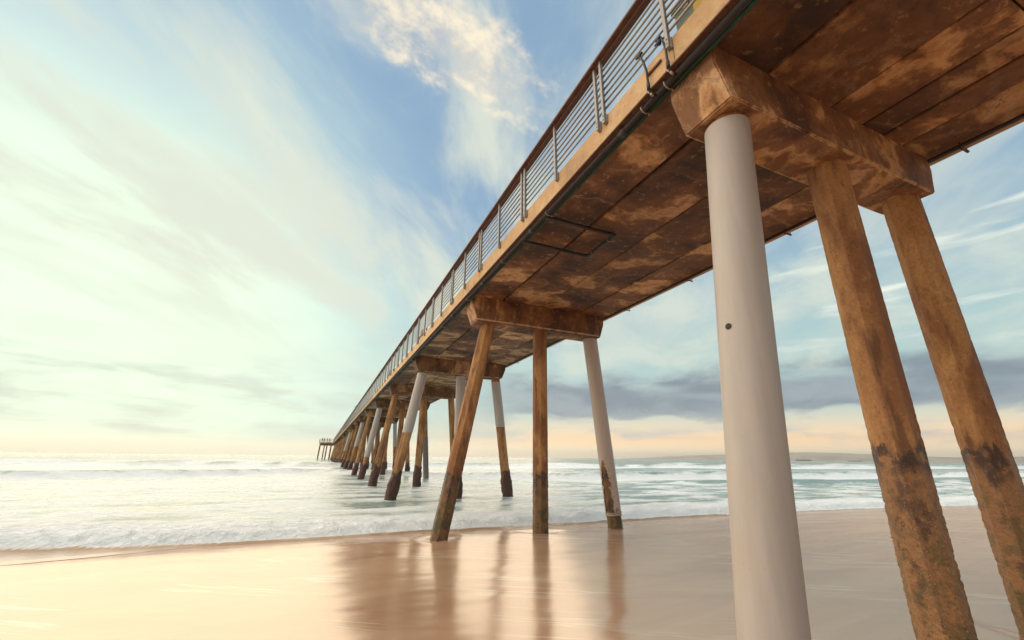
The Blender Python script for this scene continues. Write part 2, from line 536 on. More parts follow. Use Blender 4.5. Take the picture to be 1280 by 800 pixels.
def axis(lo, hi, fine_lo, fine_hi, d0, grow):
    a = list(np.arange(fine_lo, fine_hi, d0))
    d = d0; v = a[-1]
    while v < hi:
        d *= grow; v += d; a.append(min(v, hi))
    d = d0; v = a[0]; pre = []
    while v > lo:
        d *= grow; v -= d; pre.append(max(v, lo))
    return np.array(pre[::-1] + a)
def grid_mesh(name, X, Y, Z):
    r, c = X.shape
    co = np.stack([X, Y, Z], -1).reshape(-1, 3).astype(np.float32)
    idx = np.arange(r * c).reshape(r, c)
    q = np.stack([idx[:-1, :-1], idx[:-1, 1:], idx[1:, 1:], idx[1:, :-1]], -1).reshape(-1, 4).astype(np.int32)
    me = bpy.data.meshes.new(name)
    me.vertices.add(len(co)); me.vertices.foreach_set('co', co.ravel())
    me.loops.add(q.size); me.loops.foreach_set('vertex_index', q.ravel())
    me.polygons.add(len(q))
    me.polygons.foreach_set('loop_start', np.arange(0, q.size, 4, dtype=np.int32))
    me.polygons.foreach_set('loop_total', np.full(len(q), 4, dtype=np.int32))
    me.update(calc_edges=True)
    me.polygons.foreach_set('use_smooth', np.ones(len(q), bool))
    return me

def mat_sand():
    m, t, b = material('wet_sand')
    P = geo_pos(t)
    x, y, z = t.xyz(P)
    flow = t.streak(P, -24, .22, 1.5)
    n = t.noise(flow, 1.1, 6, .58, .6)
    n2 = t.noise(t.streak(P, 8, .10, .9), 1.0, 5, .55, .4)
    big = t.noise(P, .35, 3, .5)
    c = t.mix(t.smooth(n2, .35, .65), (.37, .215, .135), (.44, .28, .18))
    c = t.mix(t.smooth(n, .52, .70, 0, .4), c, (.27, .16, .10))
    c = t.mix(t.smooth(n, .30, .40, .35, 0), c, (.56, .42, .31))
    fl = t.noise(t.streak(P, -33, .12, 2.2), 1.3, 5, .6, .7)
    tr = t.math('MULTIPLY', t.smooth(fl, .535, .56), t.smooth(fl, .60, .57))
    tr = t.math('MULTIPLY', tr, t.smooth(t.noise(P, .45, 2, .5), .48, .62, 0, .55))
    c = t.mix(tr, c, (.62, .56, .48))
    ta = t.new('ShaderNodeAttribute', attribute_name='froth').outputs['Fac']
    ta = t.math('MULTIPLY', ta, t.smooth(t.noise(P, 9, 5, .65), .36, .6))
    c = t.mix(ta, c, (.74, .66, .56))
    t.put(b.inputs['Base Color'], c)
    t.put(b.inputs['Roughness'], t.lin(t.math('ADD', t.math('MULTIPLY', n2, .6), t.math('MULTIPLY', big, .4)), .3, .7, .14, .22))
    t.put(b.inputs['IOR'], 3.8)
    t.put(b.inputs['Specular Tint'], (.97, .86, .75))
    h = t.math('ADD', t.math('MULTIPLY', n, .5), t.math('MULTIPLY', t.noise(P, 3.0, 4, .5), .3))
    nb = t.bump(h, .055, .05)
    h2 = t.noise(P, 240, 2, .5)
    t.put(b.inputs['Normal'], t.bump(h2, .05, .002, nb))
    return m
def build_sand():
    xs = axis(-3000, 3000, -9, 20, .14, 1.12)
    ys = axis(-400, 120, .5, 14.2, .07, 1.15)
    X, Y = np.meshgrid(xs, ys)
    Z = sand_z(X, Y)
    near = (np.abs(X - 5) < 26) & (Y > -4) & (Y < 16)
    n = np.zeros_like(X)
    n[near] = vnoise((X[near] * .35 + Y[near] * .15), (Y[near] * 1.3), .8, 3, 2.0)
    Z = Z + n * .008
    froth = np.zeros_like(X)
    for (px, py) in PILE_BASES[3:9]:                      # scour hollow and its raised rim
        ca = np.arctan2(Y - py, X - px)
        d = np.hypot((X - px), (Y - py) * 1.25) * (1 + .22 * np.sin(2 * ca + px) + .10 * np.sin(5 * ca + py + px * 3))
        Z = Z - .045 * np.exp(-(d / .38) ** 2) + .013 * np.exp(-((d - .68) / .2) ** 2) * (.6 + .5 * np.sin(ca * 1.5 + px * 2))
        froth = np.maximum(froth, np.exp(-((d - .46 - .05 * np.sin(3 * ca)) / .05) ** 2) * np.clip(.25 + .7 * np.sin(ca * 1.0 + 2.2 + px), 0, 1))
        tail = np.exp(-(((Y - py) + .05 + .12 * (X - px) ** 2) / .035) ** 2) * (X > px) * np.exp(-((X - px) / .9) ** 2)
        froth = np.maximum(froth, tail * .8)
    me = grid_mesh('sand', X, Y, Z)
    at = me.attributes.new('froth', 'FLOAT', 'POINT')
    at.data.foreach_set('value', froth.ravel().astype(np.float32))
    tag(link('sand', me, mat_sand()), kind='structure')
build_sand()

WAVE1 = np.array([(-400, 50), (-60, 49), (-22, 46.2), (-12, 45.9), (-1.6, 52), (5, 49), (12, 43), (20, 35.5), (36.6, 32), (60, 31), (120, 30), (400, 30)], float)
WAVE2 = np.array([(-600, 96), (-43, 88), (0, 81), (40, 76), (90, 70), (500, 66)], float)
WAVE3 = np.array([(-100, 24), (25, 30), (34, 25.6), (40, 24.7), (50, 24.2), (70, 23.6), (200, 23)], float)
def build_sea():
    xs = axis(-9000, 9000, -16, 42, .17, 1.09)
    s = [0.0]
    d = .03
    while s[-1] < 9000:
        s.append(s[-1] + d)
        if s[-1] > 1.6: d *= 1.022 if s[-1] < 60 else 1.09
        elif d < .055: d *= 1.04
    s = np.array(s)
    X, S = np.meshgrid(xs, s)
    film = np.interp(xs, FILM[:, 0], FILM[:, 1]); foam = np.interp(xs, FOAM[:, 0], FOAM[:, 1])
    sm = lambda a: np.convolve(np.pad(a, 3, 'edge'), np.ones(7) / 7, 'valid')
    jag = np.array([fbm(x * .9, 0, 5.5, 4) * .10 + fbm(x * 3.1, 0, 8.5, 3) * .035 for x in xs])
    film = sm(film) + jag * .6; foam = sm(foam) + np.array([fbm(x * .6, 0, 1.5, 4) * .14 + fbm(x * 2.6, 0, 3.5, 3) * .05 for x in xs])
    foam = np.maximum(foam, film + .05)
    Y = film[None, :] + S
    B = Y - foam[None, :]
    near = (Y < 70) & (np.abs(X - 15) < 75)
    n1 = np.zeros_like(X); n2 = np.zeros_like(X); n3 = np.zeros_like(X)
    n1[near] = vnoise(X[near] * .8 + Y[near] * .25, Y[near], .55, 4, 1.0)
    nn = (Y < 22) & (np.abs(X - 12) < 34)
    n2[nn] = vnoise(X[nn] + Y[nn] * .5, Y[nn], 2.6, 4, 4.0)
    n3[near] = vnoise(X[near] * .30, Y[near] * 1.2, .8, 4, 9.0)
    st = lambda a, lo, hi: (lambda q: q * q * (3 - 2 * q))(np.clip((a - lo) / (hi - lo), 0, 1))
    base = sand_z(X, Y)
    film_h = np.minimum(S * .05, .016)
    sea = .13
    bore = (.19 + n1 * .06) * st(B, 0, .55) - .07 * st(B, .9, 4.0)
    crest_noise = n2 * .075 * st(B, -.03, .25) * st(-B, -4.5, -.4)
    lvl = np.where(B > 0, np.maximum(base + film_h, 0) * (1 - st(B, 0, .5)) + bore + crest_noise, base + film_h)
    lvl = np.maximum(lvl, base + film_h * (S > 0) - .02 * (S <= 0))
    Z = lvl * (1 - st(B, 3, 8)) + sea * st(B, 3, 8)
    Z += n1 * .05 * st(B, 2, 7) + n3 * .035 * st(B, .5, 3)
    def wave(line, h, front, back, amp=.25, seed=0):
        L = np.interp(xs, line[:, 0], line[:, 1]) + np.array([fbm(x * .045, seed, 2.2, 4) * 2.2 for x in xs])
        hx = h * (1 + amp * np.array([fbm(x * .06, seed, 7.7, 3) for x in xs]))
        q = Y - L[None, :]
        return np.where(q < 0, st(q, -front, 0), np.exp(-(q / back) ** 2)) * hx[None, :], q, hx
    w1, q1, h1 = wave(WAVE1, .62, 1.7, 4.0, .5, 1)
    w2, q2, h2 = wave(WAVE2, .85, 2.5, 6, .4, 2)
    w3, q3, h3 = wave(WAVE3, .34, 1.5, 2.6, .5, 3)
    w3 *= st(X, 22, 34)
    Z += w1 + w2 + w3
    for (Yc, h, wd, sd) in ((130, .55, 9, 4), (185, .6, 12, 5), (260, .6, 16, 6), (380, .5, 22, 7), (62, .22, 3, 8), (70, .25, 4, 9)):
        off = np.array([fbm(x * .012, sd, 1.1, 3) * wd * 1.6 for x in xs])
        hh = np.array([max(0, .6 + fbm(x * .02, sd, 3.1, 3)) * h for x in xs])
        Z += np.exp(-((Y - Yc - off[None, :]) / wd) ** 2) * hh[None, :]
    # foam cover
    fo = st(B, -.02, .10) * (1 - .55 * st(B, .9, 3.2))
    patch = np.clip(.38 + n3 * .5 + n1 * .35, 0, 1)
    fo = np.where(B > 1.0, np.maximum(fo * (1 - st(B, 2.0, 5.0)), patch * (1 - .45 * st(Y, 30, 60))), fo)
    fo = np.maximum(fo, st(q1, -5.5, -1.2) * (1 - st(q1, -.9, -.1)) * .85)
    fo = np.maximum(fo, np.exp(-((q1 - .35) / .55) ** 2) * (.55 + .3 * n1))
    fo = np.maximum(fo, st(q2, -9, -2.2) * (1 - st(q2, -1.4, -.2)) * .75)
    fo = np.maximum(fo, np.exp(-((q2 - .5) / .9) ** 2) * .6)
    fo = fo * (1 - .75 * st(q3, -1.4, -.6) * (1 - st(q3, -.3, .3)) * st(X, 22, 34))
    fo = np.clip(fo, 0, 1) * np.where(Y > 100, .4, 1)
    me = grid_mesh('sea', X, Y, Z)
    at = me.attributes.new('foam', 'FLOAT', 'POINT')
    at.data.foreach_set('value', fo.ravel().astype(np.float32))
    at2 = me.attributes.new('depth', 'FLOAT', 'POINT')
    at2.data.foreach_set('value', st(B, -.05, 2.5).ravel().astype(np.float32))
    m, t, b = material('sea_water')
    P = geo_pos(t)
    x, y, z = t.xyz(P)
    fa = t.new('ShaderNodeAttribute', attribute_name='foam').outputs['Fac']
    de = t.new('ShaderNodeAttribute', attribute_name='depth').outputs['Fac']
    lace = t.noise(t.map(P, rot=(0, 0, RAD(12)), scale=(.55, 1.3, 1)), 1.7, 8, .66, .9)
    lace2 = t.noise(t.map(P, scale=(.16, 1.2, 1)), .55, 7, .62, .5)
    f = t.math('ADD', fa, t.math('MULTIPLY', t.math('SUBTRACT', t.math('ADD', t.math('MULTIPLY', lace, .6), t.math('MULTIPLY', lace2, .4)), .5), 1.5))
    f = t.math('MULTIPLY', t.smooth(f, .12, .82), t.smooth(fa, .0, .12))
    water = t.mix(t.smooth(lace2, .35, .65), (.15, .25, .245), (.27, .36, .34))
    water = t.mix(de, (.37, .25, .155), water)
    silt = t.math('MULTIPLY', t.smooth(t.noise(t.map(P, scale=(.5, 1.2, 1)), .5, 5, .6), .5, .68), t.smooth(y, 30, 15, 0, .7))
    water = t.mix(silt, water, (.40, .29, .19))
    c = t.mix(f, water, (.88, .93, .96))
    t.put(b.inputs['Base Color'], c)
    t.put(b.inputs['Roughness'], t.lin(f, 0, 1, .20, .5))
    t.put(b.inputs['IOR'], 1.4)
    rip = t.noise(t.map(P, scale=(.5, 1.2, 1)), 1.1, 6, .62, .5)
    rip2 = t.noise(t.map(P, scale=(.6, 1.3, 1)), 5.0, 5, .62, .4)
    dist = t.smooth(y, 40, 400, 1, .25)
    nb = t.bump(t.math('ADD', rip, t.math('MULTIPLY', rip2, .30)), t.math('MULTIPLY', t.math('MULTIPLY', dist, .32), t.lin(de, 0, 1, .1, 1)), .35)
    swell = t.noise(t.map(P, scale=(.35, 1.0, 1)), .16, 6, .62, .3)
    nb = t.bump(swell, t.smooth(y, 45, 160, 0, .95), 5.0, nb)
    fb = t.noise(P, 7.0, 6, .68, .6)
    nb = t.bump(fb, t.math('MULTIPLY', f, .9), .16, nb)
    t.put(b.inputs['Normal'], nb)
    tag(link('sea', me, m), kind='structure')
build_sea()

def build_hills():
    prof = [(30, 0), (37, 2), (45, 58), (50, 75), (56, 92), (58.5, 108), (61, 104), (64, 88), (66.5, 62), (69, 52), (73.5, 66), (78, 78), (86, 92), (100, 100), (115, 80), (125, 0)]
    pa = [p[0] for p in prof]; ph = [p[1] for p in prof]
    R0, R1 = 5000, 6600
    A = np.arange(30, 125.01, .18)
    Rr = np.linspace(R0, R1, 26)
    AA, RR = np.meshgrid(A, Rr)
    t = (RR - R0) / (R1 - R0)
    ridge = np.sin(np.clip(t, 0, 1) * math.pi) ** .7
    H = np.interp(AA, pa, ph) * .85 * ridge
    X = RR * np.sin(np.radians(AA)); Y = RR * np.cos(np.radians(AA))
    n = vnoise(X, Y, 1 / 700, 4, 3.0)
    Z = H * (1 + .22 * n) - 4 + 0.0 * n
    Z[0, :] = -6; Z[-1, :] = -6
    me = grid_mesh('hills', X, Y, Z)
    m, tt, b = material('hill_scrub')
    P = geo_pos(tt)
    nn = tt.noise(P, .004, 6, .6)
    tt.put(b.inputs['Base Color'], tt.mix(tt.smooth(nn, .4, .6), (.24, .20, .165), (.36, .30, .24)))
    b.inputs['Roughness'].default_value = 1
    tag(link('hills', me, m), kind='structure')
build_hills()

# ------------------------------------------------------------------ pier
pier = empty('pier', (0, 0, 0))
tag(pier, 'long brown concrete pier on raked piles running out over the surf to the horizon', 'pier')
ZD = 5.85 * U + CAM_Z          # underside of deck
ZM = 5.545 * U + CAM_Z
ZB = 4.963 * U + CAM_Z         # underside of caps
DX0, DX1 = 4.17 * U, 10.73 * U
Y_START, Y_END = -10.5, Y1 + 21 * SP + 1.2
ZT = ZD + .36                  # walking surface
bent_y = lambda b: Y1 + (b - 1) * SP
N_BENT = 22

def build_caps():
    def cap_mesh(seed, drop=0.0):
        x0, x1 = 4.4615 * U, 10.4615 * U
        ch, w = .232 * U, .4365 * U
        prof = [(x0, ZD + .02), (x0, ZM), (x0 + ch, ZB - drop), (x1 - ch, ZB - drop), (x1, ZM), (x1, ZD + .02)]
        bm = bmesh.new()
        fr = [bm.verts.new((x, -w, z)) for x, z in prof]
        bk = [bm.verts.new((x, w, z)) for x, z in prof]
        bm.faces.new(fr)
        bm.faces.new(bk[::-1])
        for i in range(6):
            k = (i + 1) % 6
            bm.faces.new((fr[k], fr[i], bk[i], bk[k]))
        bmesh.ops.recalc_face_normals(bm, faces=bm.faces[:])
        bmesh.ops.bevel(bm, geom=bm.edges[:], offset=.018, segments=2, affect='EDGES')
        # triangulated, subdivided skin so the cast faces wander slightly
        bmesh.ops.triangulate(bm, faces=bm.faces[:])
        for it in range(4):
            ed = [e for e in bm.edges if e.calc_length() > .30]
            if ed:
                bmesh.ops.subdivide_edges(bm, edges=ed, cuts=1)
                bmesh.ops.triangulate(bm, faces=[f for f in bm.faces if len(f.verts) > 3])
        for v in bm.verts:
            n = Vector((fbm(v.co.x * 1.4, v.co.y * 1.4, v.co.z * 1.4 + seed, 4), fbm(v.co.x * 1.4 + 9, v.co.y * 1.4, v.co.z * 1.4 + seed, 4), fbm(v.co.x * 1.4, v.co.y * 1.4 + 9, v.co.z * 1.4 + seed, 4)))
            v.co += n * .010
        me = bpy.data.meshes.new('bent_cap')
        bm.to_mesh(me)
        bm.free()
        return me
    mm = [cap_mesh(i * 3.3) for i in range(3)]
    m2 = cap_mesh(20.0, .05)
    for b in range(0, N_BENT + 1):
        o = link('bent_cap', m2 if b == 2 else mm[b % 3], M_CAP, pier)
        o.location = (0, bent_y(b), 0)
build_caps()

def build_deck():
    full = [5.72, 7.45, 9.22]
    bay0 = [5.72, 7.33, 8.29, 8.93, 9.57]
    cache = {}
    def plank(x0, x1, ln, k):
        key = (round(x0, 3), round(x1, 3), round(ln, 3))
        if key not in cache:
            mb = MB()
            mb.box(x0, x1, 0, ln, 0, .24, .014)
            me = bpy.data.meshes.new('deck_plank')
            me.from_pydata(mb.V, [], mb.F)
            cache[key] = me
        return cache[key]
    ys = [Y_START] + [bent_y(b) for b in range(0, N_BENT + 1)] + [Y_END]
    for i in range(len(ys) - 1):
        xs = bay0 if i <= 1 else full
        xs = [DX0 + .16] + [x * U for x in xs] + [DX1 - .10]
        a, b = ys[i], ys[i + 1]
        cuts = [a, b]
        if i == 1:
            cuts = [a, .70, b]
        for j in range(len(cuts) - 1):
            for k in range(len(xs) - 1):
                ln = cuts[j + 1] - cuts[j] - .016
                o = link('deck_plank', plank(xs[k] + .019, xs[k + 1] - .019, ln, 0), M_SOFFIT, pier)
                dz = math.sin(i * 7.1 + k * 3.7 + j) * .014 + .008
                o.location = (0, cuts[j] + .008, ZD + .006 + dz)
    mb = MB()
    mb.box(DX0 + .162, DX1 - .102, Y_START, Y_END, ZD + .255, ZT - .01)
    mb.build('deck_topping', M_DECKTOP, pier)
    # edge beams in lengths
    ml = MB(); ml.box(DX0, DX0 + .155, 0, SP - .01, ZD - .012, ZD + .36 + .04, .012)
    o0 = ml.build('edge_beam', M_FASCIA, pier)
    mr = MB(); mr.box(DX1 - .095, DX1, 0, SP - .01, ZD - .03, ZD + .36 + .04, .012)
    o1 = mr.build('edge_beam', M_FASCIA, pier)
    first = True
    for i in range(-1, N_BENT):
        for src in (o0, o1):
            c = src if first else src.copy()
            if not first:
                C.objects.link(c)
            c.location = (0, bent_y(i + 1) + .005, 0)
        first = False
    # rusty drip angle under the left beam
    mb = MB(); mb.box(DX0 - .012, DX0 + .05, Y_START, Y_END, ZD - .035, ZD - .014)
    mb.build('drip_angle', M_TRIM, pier)
build_deck()

# piles ------------------------------------------------------------
def pile_mesh(dx, top_z, bot_z, x_top, rough, seed, rows, ff):
    """octagonal pile from cap underside down; raked in X; ff = rows of subdivision round"""
    R = .265 * U / math.cos(math.pi / 8)
    corners = [(R * math.cos(math.pi / 8 + k * math.pi / 4), R * math.sin(math.pi / 8 + k * math.pi / 4)) for k in range(8)]
    ring = []
    for k in range(8):
        a, b = corners[k], corners[(k + 1) % 8]
        for j in range(ff):
            f = j / ff
            ring.append((a[0] + (b[0] - a[0]) * f, a[1] + (b[1] - a[1]) * f, j == 0))
    n = len(ring)
    V, F = [], []
    for i in range(rows + 1):
        z = top_z + (bot_z - top_z) * i / rows
        cx = dx * (i / rows)
        for (x, y, corner) in ring:
            if rough > 0:
                low = min(1, max(0, (2.6 - z) / 1.5))
                q = fbm(x * 14 + seed, y * 14, z * 12, 4) * .0025 * rough
                if low > 0:
                    q += fbm(x * 34 + seed, y * 34, z * 30, 3) * .0075 * low * rough
                if corner:
                    q -= max(0, fbm(seed + x * 3, y * 3, z * 17, 4) - .2) * (.006 + .02 * low)
                k = 1 + q / R
            else:
                k = 1
            V.append((cx + x * k, y * k, z))
    for i in range(rows):
        for k in range(n):
            k2 = (k + 1) % n
            F.append((i * n + k, (i + 1) * n + k, (i + 1) * n + k2, i * n + k2))
    F.append(tuple(range(n)))
    F.append(tuple(rows * n + k for k in range(n - 1, -1, -1)))
    return mesh_from('pile', V, F)
def sleeve_mesh(slope, z0, z1, r, rip=None, seg=40, rows=None, band=None):
    rows = rows or max(2, int((z0 - z1) / .12))
    V, F = [], []
    for i in range(rows + 1):
        z = z0 + (z1 - z0) * i / rows
        cx = slope * (z0 - z)
        for k in range(seg):
            a = 2 * math.pi * k / seg
            rr = r * (1 + .004 * math.sin(3 * a + z))
            V.append((cx + rr * math.cos(a), rr * math.sin(a), z - z0))
    for i in range(rows):
        zc = z0 + (z1 - z0) * (i + .5) / rows
        for k in range(seg):
            a = 2 * math.pi * (k + .5) / seg
            if rip and rip(zc, a):
                continue
            k2 = (k + 1) % seg
            F.append((i * seg + k, (i + 1) * seg + k, (i + 1) * seg + k2, i * seg + k2))
    return mesh_from('sleeve', V, F, True)
def crust_mesh(seed, slope):
    R = .315 * U
    seg, rows = 26, 34
    z_hi, z_lo = 1.32, -1.4
    V, F = [], []
    for i in range(rows + 1):
        z = z_hi + (z_lo - z_hi) * i / rows
        tt = i / rows
        for k in range(seg):
            a = 2 * math.pi * k / seg
            ca, sa = math.cos(a), math.sin(a)
            edge = min(1.25 - .25 * min(1, tt * 2), tt * 7 + .25 * fbm(ca * 2 + seed, sa * 2, 1, 2))
            rr = .245 * U + (R - .245 * U) * max(0, edge) + fbm(ca * 2.2 + seed, sa * 2.2, z * 3.2, 4) * .05 + abs(fbm(ca * 7 + seed, sa * 7, z * 9, 3)) * .045
            V.append((slope * (z_hi - z) + rr * ca, rr * sa, z - z_hi + (fbm(ca + seed, sa, 3, 3) * .16 if i < 3 else 0)))
    for i in range(rows):
        for k in range(seg):
            k2 = (k + 1) % seg
            F.append((i * seg + k, (i + 1) * seg + k, (i + 1) * seg + k2, i * seg + k2))
    return mesh_from('mussel_crust', V, F, True)
def barnacles(pile, dx_per_z, top_z, zlo, zhi, n, seed):
    rnd = random.Random(seed)
    mb = MB()
    ap = .265 * U
    for i in range(n):
        z = zlo + (zhi - zlo) * rnd.random() ** 1.15
        a_ = rnd.random() * 3
        if fbm(seed + z * 2.2, a_ * .9, 1, 3) < .05:
            continue
        a = math.pi + math.pi / 4 * rnd.choice([-1, 0, 1, 2]) + 0
        off = (rnd.random() - .5) * 2 * ap * math.tan(math.pi / 8)
        nx, ny = math.cos(a), math.sin(a)
        tx, ty = -ny, nx
        px, py = nx * ap + tx * off, ny * ap + ty * off
        cx = dx_per_z * (top_z - z)
        s = .004 + .008 * rnd.random() ** 2
        base = []
        for k in range(6):
            q = 2 * math.pi * k / 6
            base.append((cx + px + tx * s * math.cos(q) - nx * .002, py + ty * s * math.cos(q) - ny * .002, z + s * math.sin(q)))
        topv = []
        for k in range(6):
            q = 2 * math.pi * k / 6
            topv.append((cx + px + tx * s * .45 * math.cos(q) + nx * s * .9, py + ty * s * .45 * math.cos(q) + ny * s * .9, z + s * .45 * math.sin(q)))
        V = base + topv
        F = [(k, (k + 1) % 6, 6 + (k + 1) % 6, 6 + k) for k in range(6)] + [tuple(range(6, 12))]
        mb.add(V, F)
    o = mb.build('barnacles', M_BARN, pile)
    tag(o, kind='stuff')
    return o
SLEEVES = {   # bent, side: (z top, z bottom, material)  in survey units
    (1, 'L'): (None, -3.4, M_SLEEVE), (2, 'R'): (None, -2.08, M_SLEEVE_RUST), (3, 'L'): (None, 1.32, M_SLEEVE), (3, 'M'): (None, 1.31, M_SLEEVE), (3, 'R'): (4.75, 1.85, M_SLEEVE),
    (5, 'L'): (None, -.1, M_SLEEVE), (5, 'R'): (2.07, -3.0, M_SLEEVE_DARK), (7, 'L'): (None, 1.34, M_SLEEVE), (7, 'R'): (None, 1.4, M_SLEEVE), (10, 'L'): (None, 1.0, M_SLEEVE), (12, 'R'): (None, .8, M_SLEEVE)}
def build_piles():
    crusts = {}
    for b in range(0, N_BENT + 1):
        yb = bent_y(b)
        zsand = float(sand_z(np.array(0.0), np.array(yb)))
        z_bot = min(zsand - .6, -.6)
        for side in 'LMR':
            xt, xb = PILES[b][side][0] * U, PILES[b][side][1] * U
            zt = ZB + .03
            slope = (xb - xt) / (zt - 0.0)
            near = b in (1, 2)
            rows = 260 if b == 1 else (130 if b == 2 else (12 if b < 8 else 3))
            me = pile_mesh(slope * (zt - z_bot), zt, z_bot, xt, 1.0 if near else (.5 if b < 8 else 0), b * 3.1 + ord(side), rows, 6 if b == 1 else (4 if b == 2 else (2 if b < 8 else 1)))
            o = link('pile', me, M_PILE_A if b < 2 else (M_PILE_B if b == 2 else M_PILE_C), pier)
            o.location = (xt, yb, 0)
            k = (b, side)
            if k in SLEEVES:
                zs, ze, mt = SLEEVES[k]
                z0 = ZB - (.07 if b == 1 else .03) if zs is None else zs * U + CAM_Z
                z1 = ze * U + CAM_Z
                r = .318 * U if b == 1 else .305 * U
                rip = None
                if k == (2, 'R'):
                    def rip(z, a):
                        top = 1.96
                        if z > top or z < .42:
                            return z < .42 and z > .36 and fbm(math.cos(a) * 2, math.sin(a) * 2, 5, 3) > .05
                        c0 = RAD(205)
                        wdt = .62 * (1 - max(0, (z - 1.2)) / .76) ** .7 + .34 * fbm(z * 5, 2, 1, 4)
                        return abs(a - c0) < max(.05, wdt)
                if k == (2, 'R'):
                    s = sleeve_mesh(slope, z0, z1, r, rip, 64, 150)
                else:
                    s = sleeve_mesh(slope, z0, z1, r, None, 64 if b == 1 else 28)
                so = link('sleeve', s, mt, o)
                so.location = (slope * (zt - z0), 0, z0)
                if mt is M_SLEEVE_RUST:
                    so['label'] = 'grey sleeve split open low down, dark pile showing through'
                    mb = MB()
                    for zz in (z1 + .015, z1 + .075):
                        cx = slope * (zt - zz)
                        mb.tube([(cx + slope * .02, 0, zz - .018), (cx - slope * .02, 0, zz + .018)], r + .006, 40)
                    mb.build('clamp_band', M_CLAMP, o)
                if k == (1, 'L'):
                    # small hole, dark inside painted as black disc, lengthwise seam and base band
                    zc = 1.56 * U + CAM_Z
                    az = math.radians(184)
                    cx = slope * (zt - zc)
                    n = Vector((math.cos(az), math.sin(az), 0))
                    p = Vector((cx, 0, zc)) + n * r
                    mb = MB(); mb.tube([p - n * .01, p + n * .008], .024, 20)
                    mb.build('hole_disc', M_HOLE, o)
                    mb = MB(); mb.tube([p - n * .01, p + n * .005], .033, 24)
                    mb.build('hole_rim', M_PIPE, o)
                    mb = MB()
                    zz = .36
                    cx = slope * (zt - zz)
                    mb.tube([(cx + slope * .06, 0, zz - .06), (cx - slope * .06, 0, zz + .06)], r + .006, 48)
                    mb.build('clamp_band', M_SLEEVE, o)
            if b >= 3 and k != (5, 'R'):
                sl = round(slope, 2)
                key = (sl, b % 2)
                if key not in crusts:
                    crusts[key] = crust_mesh(b * 1.7, sl)
                z_hi = 1.32
                co = link('mussel_crust', crusts[key], M_CRUST, o)
                co.location = (slope * (zt - z_hi), 0, z_hi + .12 * math.sin(b * 5 + ord(side)))
            if b == 1 and side != 'L':
                barnacles(o, slope, zt, .05, 1.75, 900, b + ord(side))
build_piles()

